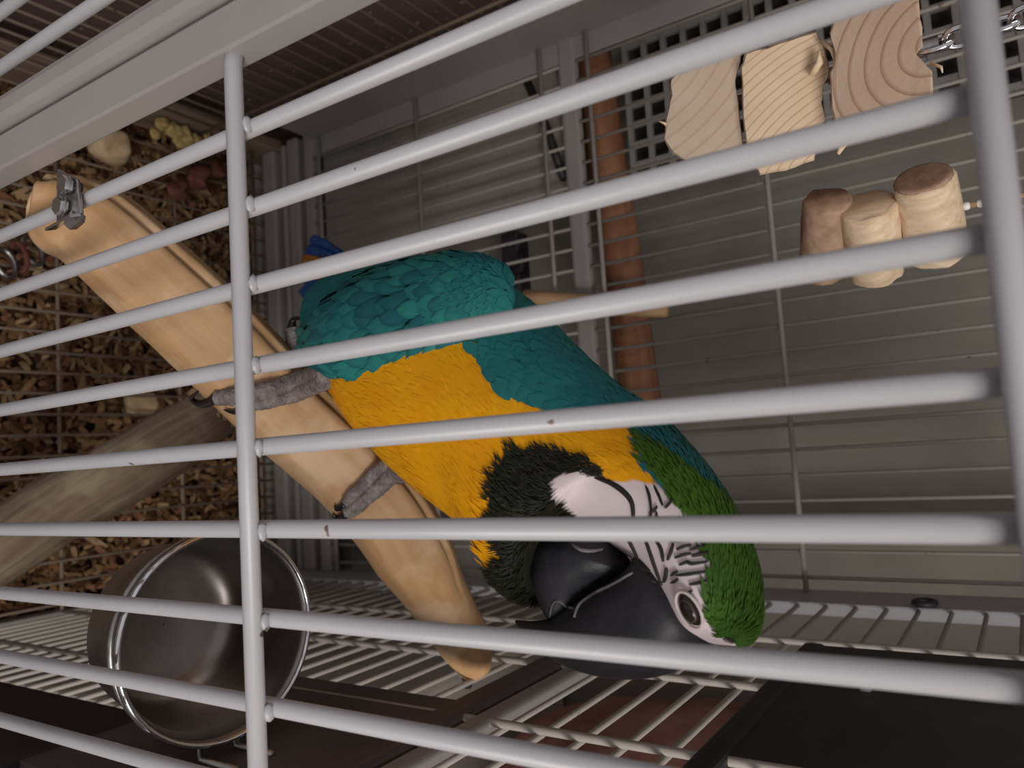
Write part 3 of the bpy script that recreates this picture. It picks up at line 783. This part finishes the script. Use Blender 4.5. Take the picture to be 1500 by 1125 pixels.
# tail: long feathers, blue above and orange-yellow below
c_blue = srgb(38, 104, 178); c_blue2 = srgb(24, 70, 140); c_or = srgb(206, 138, 30)
M['tail_blue'] = noisy('tail_blue', c_blue2, c_blue, 60, 0.5, bs=0.2, stretch=(1, 1, 1))
M['tail_orange'] = noisy('tail_orange', srgb(170, 104, 20), c_or, 60, 0.6, bs=0.2)
for k in range(6):
    s0 = sag(560 + 4 * k, 425 + 7 * k, -.01 + .006 * k); s1 = at(452 - 6 * (k % 3), 352 + 15 * k, Y=.30 + .012 * k)
    d_ = s1 - s0; L = d_.length; d_ = d_.normalized(); sd = (d_.cross(Vector((0.25, 0.1, 1)))).normalized(); nn = sd.cross(d_).normalized()
    if nn.x > 0: nn = -nn; sd = -sd
    tv, tf = [], []
    st_ = ((0, .6), (.3, .9), (.7, 1), (.9, .8), (1, .1))
    for off in (0, .0012):
        for t, w_ in st_:
            for e in (-1, 0, 1): tv.append(s0 + d_ * (L * t) + sd * (e * .011 * w_) + nn * (off + .002 * (1 - e * e)))
    n5 = len(st_) * 3
    def grid(o_, flip):
        r_ = []
        for i in range(len(st_) - 1):
            for j in range(2):
                f_ = (o_ + i * 3 + j, o_ + i * 3 + j + 1, o_ + i * 3 + j + 4, o_ + i * 3 + j + 3); r_.append(tuple(reversed(f_)) if flip else f_)
        return r_
    tf = grid(0, False) + grid(n5, True)
    to = put('tail_feather', (tv, tf), [M['tail_orange'], M['tail_blue']], bird)
    for i, pgn in enumerate(to.data.polygons): pgn.material_index = 1 if (k < 2 or i >= len(tf) // 2) else 0

# beak
M['beak'] = noisy('beak_horn', srgb(24, 23, 27), srgb(42, 40, 45), 40, 0.5, bs=0.5, bscale=140, spec=0.4)
M['beakworn'] = noisy('beak_edge', srgb(70, 66, 70), srgb(120, 112, 112), 90, 0.6, bs=0.3)
def mandible(name, spec, power=1.0):
    q_ = [(*sag(*a), *sag(*b), wd) for a, b, wd in spec]
    q_ = catmull(q_, 5); sg = 28; V_, F_ = [], []
    for q in q_:
        d_, v_ = Vector(q[0:3]), Vector(q[3:6]); c = (d_ + v_) / 2; e = (v_ - d_) / 2
        for k in range(sg):
            a = 2 * pi * k / sg; ca, sa = cos(a), sin(a)
            V_.append(c + e * (abs(ca) ** power * (1 if ca >= 0 else -1)) + RT * (q[6] * (abs(sa) ** power) * (1 if sa >= 0 else -1)))
    for i in range(len(q_) - 1):
        for k in range(sg):
            k2 = (k + 1) % sg; F_.append((i * sg + k, i * sg + k2, (i + 1) * sg + k2, (i + 1) * sg + k))
    F_.append(tuple(range(sg))); F_.append(tuple((len(q_) - 1) * sg + k for k in reversed(range(sg))))
    o = put(name, (V_, F_), M['beak'], bird)
    return o, BVHTree.FromPolygons(V_, F_)
upb, UB = mandible('upper_mandible', [((1030, 905), (945, 810), .020), ((1030, 938), (932, 836), .0225), ((1012, 962), (912, 852), .022), ((975, 984), (884, 866), .020), ((928, 994), (856, 884), .0175), ((876, 991), (835, 897), .0145), ((832, 978), (816, 906), .011), ((798, 957), (797, 909), .0075), ((772, 934), (778, 910), .004), ((755, 912), (757, 908), .0008)], .85)
lob, LB = mandible('lower_mandible', [((822, 785), (905, 800), .018), ((800, 812), (930, 838), .0245), ((794, 838), (926, 852), .0240), ((793, 866), (895, 866), .021), ((800, 892), (862, 886), .0145), ((808, 912), (842, 902), .010), ((816, 920), (832, 914), .003)], .85)
# pale worn edges along the gape and the base of the lower mandible
def on(bvhs, u, v, lift=.0006):
    d = ray(u, v).normalized(); best = None
    for b in bvhs:
        h = b.ray_cast(CAM, d)
        if h[0] is not None and (best is None or h[3] < best[1]): best = (h[0] + (h[1] if h[1].dot(d) < 0 else -h[1]) * lift, h[3], h[1] if h[1].dot(d) < 0 else -h[1])
    return best
ALL = [BBVH, UB, LB]
def surface_line(name, pts, wpx, m_, parent, thick=.0005, n=5):
    pts = catmull([(u, v) for u, v in pts], n); P_, Nn = [], []
    for u, v in pts:
        h = on(ALL, u, v)
        if h: P_.append(h[0]); Nn.append(h[2])
    if len(P_) < 3: return None
    V_, F_ = [], []; n_ = len(P_)
    for i, p in enumerate(P_):
        t = (P_[min(i + 1, n_ - 1)] - P_[max(i - 1, 0)]).normalized(); s = Nn[i].cross(t).normalized()
        w_ = wpx * .5 / F_PX * depth(p) * (sin(pi * (i + .6) / (n_ + .2)) ** .5)
        V_ += [p + s * w_ - Nn[i] * .001, p + s * w_ * .5 + Nn[i] * thick, p - s * w_ * .5 + Nn[i] * thick, p - s * w_ - Nn[i] * .001]
    for i in range(n_ - 1):
        for j in range(3): F_.append((i * 4 + j, i * 4 + j + 1, i * 4 + j + 5, i * 4 + j + 4))
    return put(name, (V_, F_), m_, parent)
surface_line('worn_edge', [(928, 840), (900, 856), (872, 870), (850, 886), (842, 905)], 3.5, M['beakworn'], lob)
surface_line('worn_edge', [(806, 902), (810, 884), (820, 880), (832, 890), (842, 892)], 3.5, M['beakworn'], lob)
surface_line('worn_edge', [(838, 798), (850, 806), (866, 808), (882, 806)], 5, M['beakworn'], lob)
# black feather lines of the bare face
M['line'] = noisy('face_feather', srgb(22, 18, 18), srgb(34, 28, 28), 40, 0.7, bs=0)
S = lambda *p: [(750 + x / 3.75, 750 + y / 3.75) for x, y in p]
lines = [([(872, 700), (895, 708), (915, 722), (926, 738), (929, 762)], 8), ([(946, 712), (951, 726), (954, 748)], 4.5), ([(958, 712), (965, 726), (971, 742)], 4.5), ([(974, 745), (980, 738), (985, 732)], 4), ([(952, 752), (958, 748), (963, 742)], 4),
    ([(928, 760), (924, 775), (920, 790)], 6), ([(954, 748), (952, 768), (948, 790)], 4.5), ([(962, 750), (962, 770), (961, 790)], 4.5),
    (S((640, 145), (665, 190), (692, 245)), 6.5), (S((658, 262), (705, 300), (762, 332)), 7.5), (S((735, 145), (765, 230), (800, 330), (828, 402)), 5.5), (S((785, 145), (820, 200), (835, 272)), 5), (S((852, 305), (850, 345), (838, 384)), 5.5), (S((888, 170), (875, 215), (858, 264)), 5), (S((748, 358), (770, 375), (792, 388)), 5),
    (S((850, 150), (905, 158), (962, 148)), 6), (S((905, 208), (940, 190), (985, 182)), 5), (S((975, 208), (1015, 195), (1062, 186)), 5), (S((896, 252), (940, 235), (985, 228)), 5), (S((985, 242), (1030, 232), (1075, 226)), 6), (S((920, 292), (960, 275), (990, 284), (1075, 272)), 5.5), (S((903, 348), (980, 340), (1082, 324)), 5), (S((880, 390), (898, 378), (916, 368)), 4.5), (S((878, 350), (892, 335), (912, 322)), 4.5), (S((975, 398), (1020, 390), (1068, 374)), 5), (S((958, 444), (975, 438), (992, 428)), 3.5)]
for pts, wpx in lines: surface_line('face_line', pts, wpx * 1.25, M['line'], bird)
# eye
h = on([BBVH], 1010, 893, 0)
ec, en = h[0], h[2]
M['eye'] = noisy('dark_eye', srgb(26, 18, 16), srgb(34, 24, 20), 20, 0.12, bs=0)
M['iris'] = noisy('iris', srgb(52, 42, 34), srgb(70, 56, 42), 80, 0.3, bs=0)
M['lid'] = noisy('eyelid', srgb(176, 158, 156), srgb(206, 190, 188), 120, 0.7, bs=0.3)
d1 = (on([BBVH], 1020, 912, 0)[0] - on([BBVH], 1000, 876, 0)[0]).normalized(); d2 = en.cross(d1).normalized(); d1 = d2.cross(en).normalized()
eye = put('eye', sphere(ec - en * .001, (.0068, .0040, .0036), 20, 12, (d1, d2, en)), M['eye'], bird)
put('iris', tube([ec + en * .0012 + d1 * (.0042 * cos(a)) + d2 * (.0023 * sin(a)) for a in [2 * pi * k / 24 for k in range(24)]], .0007, 6, True), M['iris'], eye)
put('eyelid', tube([ec + d1 * (.0074 * cos(a)) + d2 * (.0046 * sin(a)) + en * .0004 for a in [2 * pi * k / 28 for k in range(28)]], .0007, 8, True), M['lid'], eye)

# feet: scaly grey toes and dark claws closed over the perch
M['toe'] = noisy('grey_scaly_skin', srgb(104, 95, 94), srgb(150, 140, 138), 160, 0.7, bs=0.8, bscale=420, bd=0.002)
M['claw'] = noisy('claw', srgb(26, 22, 24), srgb(44, 38, 40), 60, 0.3, bs=0)
def onperch(u, v, off, yfall):
    d = ray(u, v).normalized(); hh = PBVH.ray_cast(CAM, d)
    if hh[0] is not None: return hh[0] - d * off
    return at(u, v, Y=yfall)
def foot(legtop, ankle, toes):
    o = None
    for pts, rpx, claw, yf in toes:
        P_ = [onperch(u, v, .004, yf) for u, v in pts]
        P_ = [Vector(p) for p in catmull(P_, 14)]
        n_ = len(P_); rad = [rpx / F_PX * depth(p) * (1.0 - .3 * i / n_) * (1 + .045 * sin(i * 1.9) + .05 * sin(i * .45)) for i, p in enumerate(P_)]
        t_ = put('toe', tube(P_, rad, 14), M['toe'], bird)
        if claw:
            cl = [P_[-1]] + [onperch(u, v, .004, yf) for u, v in claw]
            cl = [Vector(p) for p in catmull(cl, 4)]; nc = len(cl)
            put('claw', tube(cl, [rad[-1] * .75 * (1 - .85 * i / (nc - 1)) for i in range(nc)], 10), M['claw'], t_)
    A = [Vector(p) for p in catmull([*legtop, ankle], 5)]
    put('leg', tube(A, [.0085 + .003 * (1 - i / (len(A) - 1)) ** 2 for i in range(len(A))], 16), M['toe'], bird)
a1 = onperch(470, 548, .006, .12)
foot([sag(540, 560, .02), sag(505, 552, .02)], a1, [
    ([(482, 545), (440, 558), (395, 572), (352, 580), (318, 583)], 17, [(296, 592), (281, 584), (290, 573)], .10),
    ([(478, 556), (440, 574), (400, 586), (362, 594)], 14, [(345, 604), (328, 600)], .10),
    ([(470, 545), (445, 525), (432, 500), (428, 482)], 15, [(430, 468), (445, 466)], .135),
    ([(455, 540), (475, 546)], 13, [(488, 542), (478, 556)], .12)])
a2 = onperch(585, 690, .006, .16)
foot([sag(660, 630, .0), sag(615, 668, .008)], a2, [
    ([(592, 680), (560, 708), (530, 735), (508, 752)], 15, [(494, 760), (488, 752)], .15),
    ([(585, 668), (550, 695), (522, 722), (506, 738)], 13, [(494, 746), (490, 740)], .15)])
# white and orange down where the thigh meets the foot
V, Fc, C = [], [], []
for k in range(260):
    u, v = random.gauss(470, 9), random.gauss(505, 16)
    p = sag(u, v, random.uniform(-.005, .03)); fl = Vector((random.uniform(-.4, .4), random.uniform(-.3, .3), -1)).normalized()
    feather_strip(p, fl, RT, random.uniform(.006, .012), random.uniform(.0006, .0014), .001, mixc(srgb(150, 138, 128), srgb(196, 184, 170), random.random()))
dn = put('thigh_down', (V, Fc), M['feather'], bird, cols=C); dn['kind'] = 'stuff'
